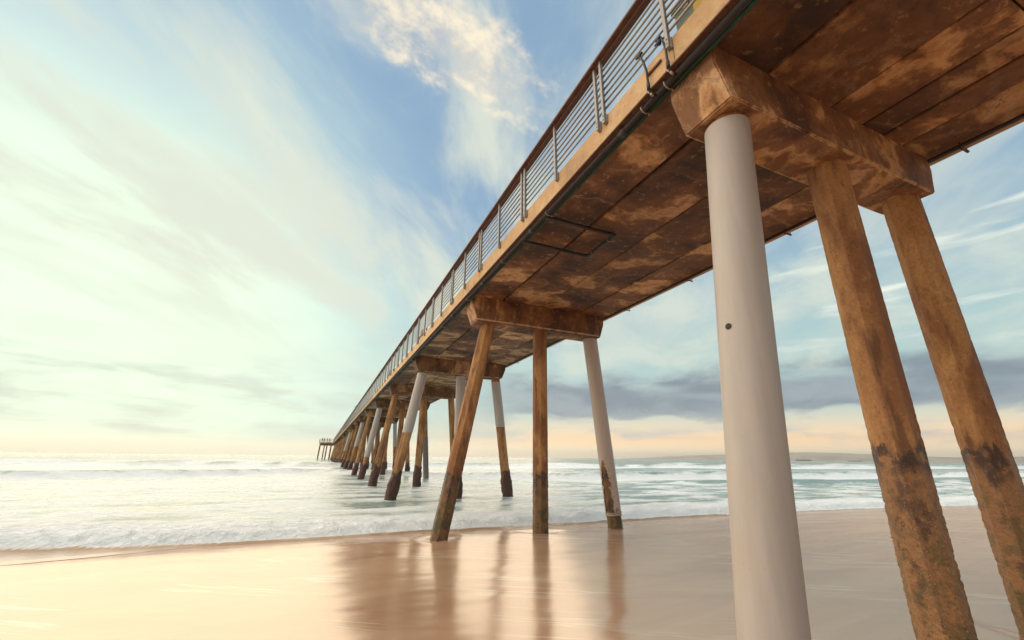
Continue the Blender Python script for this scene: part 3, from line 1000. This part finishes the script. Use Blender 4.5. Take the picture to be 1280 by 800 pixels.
# pipes --------------------------------------------------------------
def build_pipes():
    xp = DX0 + .10
    mb = MB()
    mb.tube([(xp, Y_START, ZD - .085), (xp, Y_END - 1, ZD - .085)], .052, 12)
    p = mb.build('utility_pipe', M_PIPE, pier)
    # the caps start well inside, so both pipes run past them
    mb = MB()
    mb.tube([(DX0 + .196, Y_START, ZD - .075), (DX0 + .196, Y_END - 1, ZD - .075)], .032, 10)
    mb.build('conduit', M_GREEN, pier)
    # couplings and hangers on the pipe
    src = None
    cps = None
    ys = [3.68, 4.23, 7.71, 10.6, 14.1, 17.95, 21.7, 25.5, 29.3, 33.1, 37, 41, 45, 49, 53, 57, 61, 65, 69, -2, -6]
    for y in ys:
        if src is None:
            mb = MB()
            pts = [(xp - .062 * math.cos(a) * 1.1, 0, ZD - .085 - .062 * math.sin(a) * 1.1) for a in np.linspace(-.2, math.pi + .2, 12)]
            mb.tube(pts, .011, 6)
            mb.box(xp + .06, xp + .085, -.012, .012, ZD - .13, ZD + .004)
            mb.tube([(xp + .073, 0, ZD - .16), (xp + .073, 0, ZD - .12)], .014, 6)
            src = mb.build('pipe_clamp', M_CLAMP, pier)
            o = src
        else:
            o = src.copy(); C.objects.link(o)
        o.location = (0, y * U, 0)
    for i in range(16):
        if cps is None:
            mb = MB(); mb.tube([(xp, -.07, ZD - .085), (xp, .07, ZD - .085)], .060, 12)
            cps = mb.build('pipe_coupling', M_PIPE, pier); o = cps
        else:
            o = cps.copy(); C.objects.link(o)
        o.location = (0, .8 + i * 3.05, 0)
    # black loop under the deck
    ya, yb_, x0, x1 = 7.88 * U, 9.22 * U, xp, 6.43 * U
    z = ZD - .11
    def bend(p, r=.09):
        out = [Vector(p[0])]
        for i in range(1, len(p) - 1):
            a, b, c = Vector(p[i - 1]), Vector(p[i]), Vector(p[i + 1])
            u, v = (a - b).normalized(), (c - b).normalized()
            for q in np.linspace(0, 1, 6):
                out.append((b + u * r) * (1 - q) ** 2 + b * 2 * q * (1 - q) + (b + v * r) * q ** 2)
        out.append(Vector(p[-1]))
        return out
    mb = MB()
    mb.tube(bend([(x0, ya, z), (x1, ya, z), (x1, yb_, z), (x0, yb_, z)]), .042, 12)
    mb.build('pipe_loop', M_BLACK, pier)
    for (cx, cy) in ((x1, ya + .22), (x1, yb_ - .22)):
        mb = MB()
        pts = [(cx + .05 * math.cos(a), cy, z - .05 * math.sin(a)) for a in np.linspace(-.3, math.pi + .3, 10)]
        mb.tube(pts, .010, 6)
        mb.box(cx + .045, cx + .060, cy - .015, cy + .015, z, ZD + .004)
        mb.build('pipe_clamp', M_CLAMP, pier)
    # right-hand pipe with drops
    xr = DX1 - .22
    mb = MB(); mb.tube([(xr, Y_START, ZD - .055), (xr, Y_END - 1, ZD - .055)], .032, 10)
    mb.build('utility_pipe', M_PIPE, pier)
    src = None
    for y in (-1, 2.46, 5.93, 9.3, 12.56, 16.2, 19.8, 23.5, 27, 30.5, 34, 38):
        if src is None:
            mb = MB()
            mb.box(DX1 - .26, DX1 - .03, -.018, .018, ZD - .108, ZD - .090)
            mb.tube([(DX1 - .05, 0, ZD - .125), (DX1 - .05, 0, ZD - .05)], .009, 6)
            mb.tube([(DX1 - .24, 0, ZD - .13), (DX1 - .24, 0, ZD + .005)], .010, 6)
            src = mb.build('pipe_hanger', M_TRIM, pier); o = src
        else:
            o = src.copy(); C.objects.link(o)
        o.location = (0, y * U, 0)
    # two risers standing off the edge beam
    def riser(yu, z_top, valve):
        y = yu * U
        xo = DX0 - .055
        zl = ZD - .09
        pts = [(xp, y, zl - .02), (xo + .02, y, zl - .03), (xo, y, zl + .06), (xo, y, zl + .34), (xo - .015, y + .01, zl + .46), (xo - .02, y + .035, zl + .58), (xo - .02, y + .06, z_top - .03), (xo - .02, y + .07, z_top)]
        mb = MB(); mb.tube(pts, .016, 8)
        o = mb.build('riser_pipe', M_BLACK, pier)
        mb = MB()
        mb.tube([(xo - .02, y + .07, z_top - .02), (xo - .02, y + .07, z_top + .05)], .028 if valve else .022, 10)
        mb.tube([(xo - .02, y + .02, z_top + .02), (xo - .02, y + .14, z_top + .03)], .017, 8)
        if valve:
            mb.box(xo - .05, xo + .01, y + .03, y + .11, z_top + .05, z_top + .07)
        mb.build('valve', M_BLUE if valve else M_BLACK, o)
        mb = MB()
        mb.tube([(xo, y, zl + .02), (xo, y, zl + .13)], .024, 8)
        mb.build('collar', M_PIPE, o)
        mb = MB()
        mb.tube([(xo + .02, y - .03, zl - .10), (xo + .03, y + .01, zl - .01), (xo + .0, y + .03, zl + .03)], .018, 6)
        mb.build('elbow', M_CLAMP, o)
    riser(3.90, 6.58 * U + CAM_Z, False)
    riser(3.46, 6.38 * U + CAM_Z, True)
    mb = MB(); mb.box(DX0 - .03, DX0 + .002, 3.62 * U, 3.95 * U, 6.13 * U + CAM_Z - .018, 6.13 * U + CAM_Z + .018, .004)
    mb.build('fixing_bar', M_TRIM, pier)
build_pipes()

# railing ------------------------------------------------------------
RT = 7.70 * U + CAM_Z          # top of posts
def build_railing():
    PW = 1.79 * U              # post spacing
    xo = DX0 - .035
    z0 = 6.13 * U + CAM_Z
    zbars = np.linspace(ZT + .14, RT - .07, 8)
    def post_mesh():
        mb = MB()
        mb.box(-.036, .014, -.026, .026, z0, RT + .004, .004)
        mb.box(.004, .055, -.034, .034, z0 - .005, z0 + .17, .004)
        mb.tube([(-.044, 0, z0 + .06), (-.034, 0, z0 + .06)], .010, 6)
        mb.tube([(-.044, 0, z0 + .13), (-.034, 0, z0 + .13)], .010, 6)
        me = bpy.data.meshes.new('post'); me.from_pydata(mb.V, [], mb.F); return me
    def bar_mesh(ln):
        mb = MB(); mb.tube([(0, .0, 0), (0, ln, 0)], .0175, 6)
        me = bpy.data.meshes.new('bar'); me.from_pydata(mb.V, [], mb.F)
        me.polygons.foreach_set('use_smooth', mb.S); return me
    def rail_mesh(ln):
        mb = MB(); mb.box(-.10, .10, .004, ln - .004, RT + .006, RT + .052, .006)
        me = bpy.data.meshes.new('top_rail'); me.from_pydata(mb.V, [], mb.F); return me
    pm, bm_, rm = post_mesh(), bar_mesh(2 * PW), rail_mesh(2 * PW)
    sub = MB(); sub.box(-.02, .02, 0, 2 * PW, RT - .036, RT + .002)
    subm = bpy.data.meshes.new('frame_rail'); subm.from_pydata(sub.V, [], sub.F)
    gap = .083
    start = 5.2 * U - 2 * PW * 4
    n = int((Y_END - .5 - start) / (2 * PW))
    detailed = 36
    stuff = MB()
    for i in range(n):
        y = start + i * 2 * PW
        pe = link('railing_panel', None, None, pier)
        pe.location = (xo, y, 0)
        o = link('top_rail', rm, M_WOOD, pe)
        if i < detailed:
            link('frame_rail', subm, M_WOOD, pe).location = (0, 0, 0)
            for yy in (gap, PW, 2 * PW - gap):
                link('post', pm, M_STEEL, pe).location = (0, yy, 0)
            for z in zbars[:-1]:
                link('bar', bm_, M_BAR, pe).location = (.012, 0, z)
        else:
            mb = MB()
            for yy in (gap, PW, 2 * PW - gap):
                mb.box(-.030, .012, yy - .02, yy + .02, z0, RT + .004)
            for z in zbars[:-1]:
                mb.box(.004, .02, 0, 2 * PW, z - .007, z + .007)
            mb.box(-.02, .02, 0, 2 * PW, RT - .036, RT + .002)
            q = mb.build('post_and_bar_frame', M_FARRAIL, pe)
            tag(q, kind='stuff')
    # the seaward-right side, out of sight from the beach: one run
    mb = MB()
    xr = DX1 + .03
    for i in range(2 * n):
        y = start + i * PW
        mb.box(xr - .02, xr + .02, y - .02, y + .02, z0, RT)
    for z in zbars[:-1]:
        mb.box(xr - .024, xr, start, start + n * 2 * PW, z - .012, z + .012)
    tag(mb.build('far_side_railing', M_STEEL, pier), kind='stuff')
    mb = MB(); mb.box(xr - .085, xr + .085, start, start + n * 2 * PW, RT + .006, RT + .052)
    mb.build('far_side_top_rail', M_WOOD, pier)
    return start, PW, n, zbars
build_railing()

# head of the pier -----------------------------------------------------
def build_head():
    y0, y1 = Y_END + .02, Y_END + 13
    x0, x1 = -1.9, 15.5
    mb = MB(); mb.box(x0, x1, y0, y1, ZD - .02, ZT + .02, .03)
    mb.build('head_platform', M_FASCIA, pier)
    for y in (y0 + .8, y0 + 6.5, y1 - .8):
        mb = MB(); mb.box(x0 + .3, x1 - .3, y - .35, y + .35, ZB, ZD - .022, .03)
        mb.build('bent_cap', M_CAP, pier)
        for x in (-1.5, .2, 1.2, 2.8, 6.5, 9.8, 13, 15):
            mb = MB()
            mb.tube([(x + (.3 if x > 6 else -.3), y, -2), (x, y, ZB + .02)], .22, 8, smooth=False)
            mb.build('pile', M_PILE_C, pier)
    mb = MB()
    for (a0, b0, a1, b1) in ((x0, y0, DX0, y0), (x0, y0, x0, y1), (x0, y1, x1, y1), (x1, y0, x1, y1), (DX1, y0, x1, y0)):
        L = math.hypot(a1 - a0, b1 - b0)
        k = max(2, int(L / 1.4))
        for i in range(k + 1):
            x = a0 + (a1 - a0) * i / k; y = b0 + (b1 - b0) * i / k
            mb.box(x - .03, x + .03, y - .03, y + .03, ZT + .02, RT)
        for z in np.linspace(ZT + .15, RT - .05, 7):
            mb.box(min(a0, a1) - .012, max(a0, a1) + .012, min(b0, b1) - .012, max(b0, b1) + .012, z - .012, z + .012)
        mb.box(min(a0, a1) - .08, max(a0, a1) + .08, min(b0, b1) - .08, max(b0, b1) + .08, RT, RT + .05)
    tag(mb.build('head_railing', M_WOOD, pier), kind='stuff')
    return x0, y0
build_head()

# ------------------------------------------------------------------ things on and beyond the pier
def build_ships():
    def ship(name, az, dist, length, label, cabin_end, h):
        c = Vector((math.sin(RAD(az)) * dist, math.cos(RAD(az)) * dist, 0))
        root = empty(name, c)
        root.rotation_euler.z = -RAD(az)
        tag(root, label, 'ship')
        L = length
        sec = [(-.5, .75), (-.47, 1), (.38, 1), (.46, .6), (.5, .06)]
        V, F = [], []
        for (f, wd) in sec:
            w = L * .075 * wd
            for (yy, z) in ((-w, h), (-w * .85, .0), (-w * .6, -2), (w * .6, -2), (w * .85, 0), (w, h)):
                V.append((f * L * cabin_end, yy, z + (h * .22 if f > .4 else 0) * (z > 0)))
        for i in range(len(sec) - 1):
            for k in range(5):
                F.append((i * 6 + k, i * 6 + k + 1, i * 6 + k + 7, i * 6 + k + 6))
            F.append((i * 6 + 5, i * 6, i * 6 + 6, i * 6 + 11))
        F += [tuple(range(6)), tuple(range(24, 30))]
        link('hull', mesh_from('hull', V, F), M_HULL, root)
        s = cabin_end
        def bx(nm, a, b, w, z0, z1, m):
            mb = MB(); mb.box(min(a * L * s, b * L * s), max(a * L * s, b * L * s), -w, w, z0, z1); mb.build(nm, m, root)
        bx('deckhouse', -.46, -.30, L * .055, h - .1, h + L * .075, M_SHIPW)
        bx('bridge', -.40, -.33, L * .07, h + L * .0752, h + L * .10, M_SHIPW)
        bx('funnel', -.45, -.42, L * .018, h + L * .0752, h + L * .13, M_HULL)
        for f in (-.16, .02, .20):
            bx('hatch', f - .06, f + .06, L * .05, h - .05, h + L * .018, M_SHIPW)
    ship('cargo_ship', 57.5, 3000, 74, 'reddish cargo ship with pale deckhouse lying off the hills', 1, 7.5)
    ship('cargo_ship', 61.95, 3300, 66, 'low dark barge-like ship on the horizon, no pale deckhouse showing', -1, 4.5)
M_HULL = mat_simple('ship_hull', (.16, .06, .05), .6, 0, .3, .05, 0)
M_SHIPW = mat_simple('ship_upperworks', (.45, .38, .34), .6, 0, .2, .05, 0)
build_ships()

def build_person(loc, face, cloth, trousers, label):
    """small standing figure: one skinned body, hair and clothing carried by material zones"""
    V = [(0, 0, .92), (0, 0, 1.12), (0, 0, 1.40), (0, 0, 1.50), (0, .01, 1.60), (0, .015, 1.72),
         (.19, 0, 1.40), (.25, .02, 1.14), (.20, .18, 1.02), (-.19, 0, 1.40), (-.25, .02, 1.14), (-.20, .18, 1.02),
         (.10, 0, .86), (.11, .01, .48), (.11, -.02, .08), (.12, .13, .035), (-.10, 0, .86), (-.11, .01, .48), (-.11, -.02, .08), (-.12, .13, .035)]
    E = [(0, 1), (1, 2), (2, 3), (3, 4), (4, 5), (2, 6), (6, 7), (7, 8), (2, 9), (9, 10), (10, 11), (0, 12), (12, 13), (13, 14), (14, 15), (0, 16), (16, 17), (17, 18), (18, 19)]
    rad = [.15, .14, .15, .06, .09, .08, .065, .045, .035, .065, .045, .035, .09, .06, .045, .04, .09, .06, .045, .04]
    me = bpy.data.meshes.new('body')
    me.from_pydata(V, E, [])
    ob = bpy.data.objects.new('person', me)
    C.objects.link(ob)
    ob.modifiers.new('skin', 'SKIN')
    me.skin_vertices.clear() if False else None
    for i, r in enumerate(rad):
        me.skin_vertices[0].data[i].radius = (r, r * .8)
    me.skin_vertices[0].data[0].use_root = True
    sd = ob.modifiers.new('sub', 'SUBSURF'); sd.levels = 1; sd.render_levels = 1
    m, t, b = material('clothing')
    tc = t.new('ShaderNodeTexCoord').outputs['Object']
    x, y, z = t.xyz(tc)
    c = t.mix(t.math('GREATER_THAN', z, .93), trousers, cloth)
    c = t.mix(t.math('GREATER_THAN', z, 1.50), c, (.42, .26, .18))
    c = t.mix(t.math('GREATER_THAN', z, 1.69), c, (.03, .02, .015))
    t.put(b.inputs['Base Color'], c)
    b.inputs['Roughness'].default_value = .8
    me.materials.append(m)
    ob.location = loc
    ob.rotation_euler.z = face
    tag(ob, label, 'person')
zp = ZT + .02
def build_people():
    yh = Y_END + .02
    build_person((-.9, yh + .45, zp), 3.0, (.05, .05, .06), (.04, .04, .05), 'person in dark clothes at the outer corner of the pier head')
    build_person((-.15, yh + .5, zp), 3.4, (.28, .12, .10), (.05, .05, .07), 'person in a reddish top beside the dark figure on the pier head')
    build_person((1.0, yh + .8, zp), 2.8, (.30, .28, .26), (.06, .06, .08), 'person in a pale grey top on the pier head')
    build_person((1.9, yh + .6, zp), 3.3, (.08, .10, .16), (.05, .05, .06), 'person in a blue top on the pier head, closest to the walkway')
build_people()

def build_gear():
    def bundle(yu, m1, m2, name, label, seed):
        root = empty(name, (DX0 + .06, yu * U, ZT + .042))
        tag(root, label, 'gear')
        rnd = random.Random(seed)
        for nm, m, w, h, off in (('bag', m1, .34, .62, 0.0), ('bag', m2, .26, .40, .42)):
            bm = bmesh.new()
            bmesh.ops.create_cube(bm, size=1)
            bmesh.ops.subdivide_edges(bm, edges=bm.edges[:], cuts=3, use_grid_fill=True)
            for v in bm.verts:
                p = v.co.copy()
                q = p.normalized() * .58
                p = p.lerp(q, .45)
                k = 1 - .25 * (p.z + .5)
                v.co = (p.x * .22 * k, p.y * w * k + off, (p.z + .42) * h)
                v.co += Vector((0, fbm(p.x * 3 + seed, p.y * 3, p.z * 3, 3) * .04, fbm(p.y * 3, p.x * 3 + seed, p.z * 3, 3) * .04))
                v.co.z = max(v.co.z, 0)
            me = bpy.data.meshes.new(nm); bm.to_mesh(me); bm.free()
            me.polygons.foreach_set('use_smooth', [True] * len(me.polygons))
            o = link(nm, me, m, root)
            o.location.x = .14
            mb = MB()
            mb.tube([(.12 + .05, off - .06, h * .80), (.17, off - .05, h + .10), (.17, off + .05, h + .10), (.17, off + .06, h * .80)], .014, 6)
            mb.build('strap', M_BLACK, o)
    bundle(23.3, M_YEL, M_BOXG, 'gear_bag', 'yellow and grey gear bags behind the railing beside the white-sleeved pile bent', 3)
    bundle(36.6, M_RED, M_BLACK, 'gear_bag', 'red and black gear bags behind the railing further out along the pier', 5)
    # deck box with a yellow lid
    y0 = 2.75 * U
    root = empty('deck_box', (DX0 + .55, y0, ZT - .008))
    tag(root, 'grey-green deck box with yellow panel behind the railing above the thick round pile', 'box')
    mb = MB(); mb.box(-.3, .3, -.62, .62, 0, .72, .02); mb.build('box_body', M_BOXG, root)
    mb = MB(); mb.box(-.33, .33, -.65, .65, .722, .80, .015); mb.build('lid', M_BOXG, root)
    mb = MB(); mb.box(-.325, -.303, -.30, .30, .36, .62, .004); mb.build('panel', M_YEL, root)
    for yy in (-.4, .4):
        mb = MB(); mb.box(-.32, -.302, yy - .04, yy + .04, .60, .72, .003); mb.build('latch', M_CLAMP, root)
    # bird on the top rail
    root = empty('gull', (DX0 - .035, 77 * U, RT + .052))
    tag(root, 'small dark gull perched on the top rail of the pier', 'bird')
    prof = [(-.24, .012, .19), (-.17, .035, .19), (-.08, .075, .19), (.04, .085, .20), (.11, .065, .235), (.145, .042, .28), (.165, .044, .325), (.195, .036, .34), (.225, .014, .335)]
    mb = MB(); mb.tube([(0, a, z) for a, r, z in prof], [r for a, r, z in prof], 10); mb.build('body', M_GULL, root)
    mb = MB(); mb.tube([(0, .22, .335), (0, .29, .322)], [.013, .003], 6); mb.build('beak', M_YEL, root)
    for s in (-1, 1):
        mb = MB(); mb.tube([(s * .03, .02, 0.0), (s * .03, .02, .14)], .006, 5); mb.build('leg', M_YEL, root)
        mb = MB(); mb.tube([(s * .07, .06, .215), (s * .08, -.1, .20), (s * .035, -.30, .19)], [.03, .035, .006], 6); mb.build('wing', M_BLACK, root)
M_RED = mat_simple('red_fabric', (.34, .10, .07), .8, 0, .3, 15)
M_GULL = mat_simple('gull_feathers', (.24, .22, .21), .8, 0, .3, 15)
build_gear()

# ------------------------------------------------------------------ sea haze
def build_haze():
    mb = MB()
    mb.box(-9500, 9500, -700, 9500, -8, 136)
    m = bpy.data.materials.new('haze_air')
    m.use_nodes = True
    nt = m.node_tree
    nt.nodes.clear()
    out = nt.nodes.new('ShaderNodeOutputMaterial')
    v = nt.nodes.new('ShaderNodeVolumePrincipled')
    v.inputs['Color'].default_value = (1.0, .985, .95, 1)
    v.inputs['Density'].default_value = .00016
    v.inputs['Anisotropy'].default_value = .6
    nt.links.new(v.outputs[0], out.inputs['Volume'])
    tag(mb.build('haze', m), kind='stuff')
build_haze()
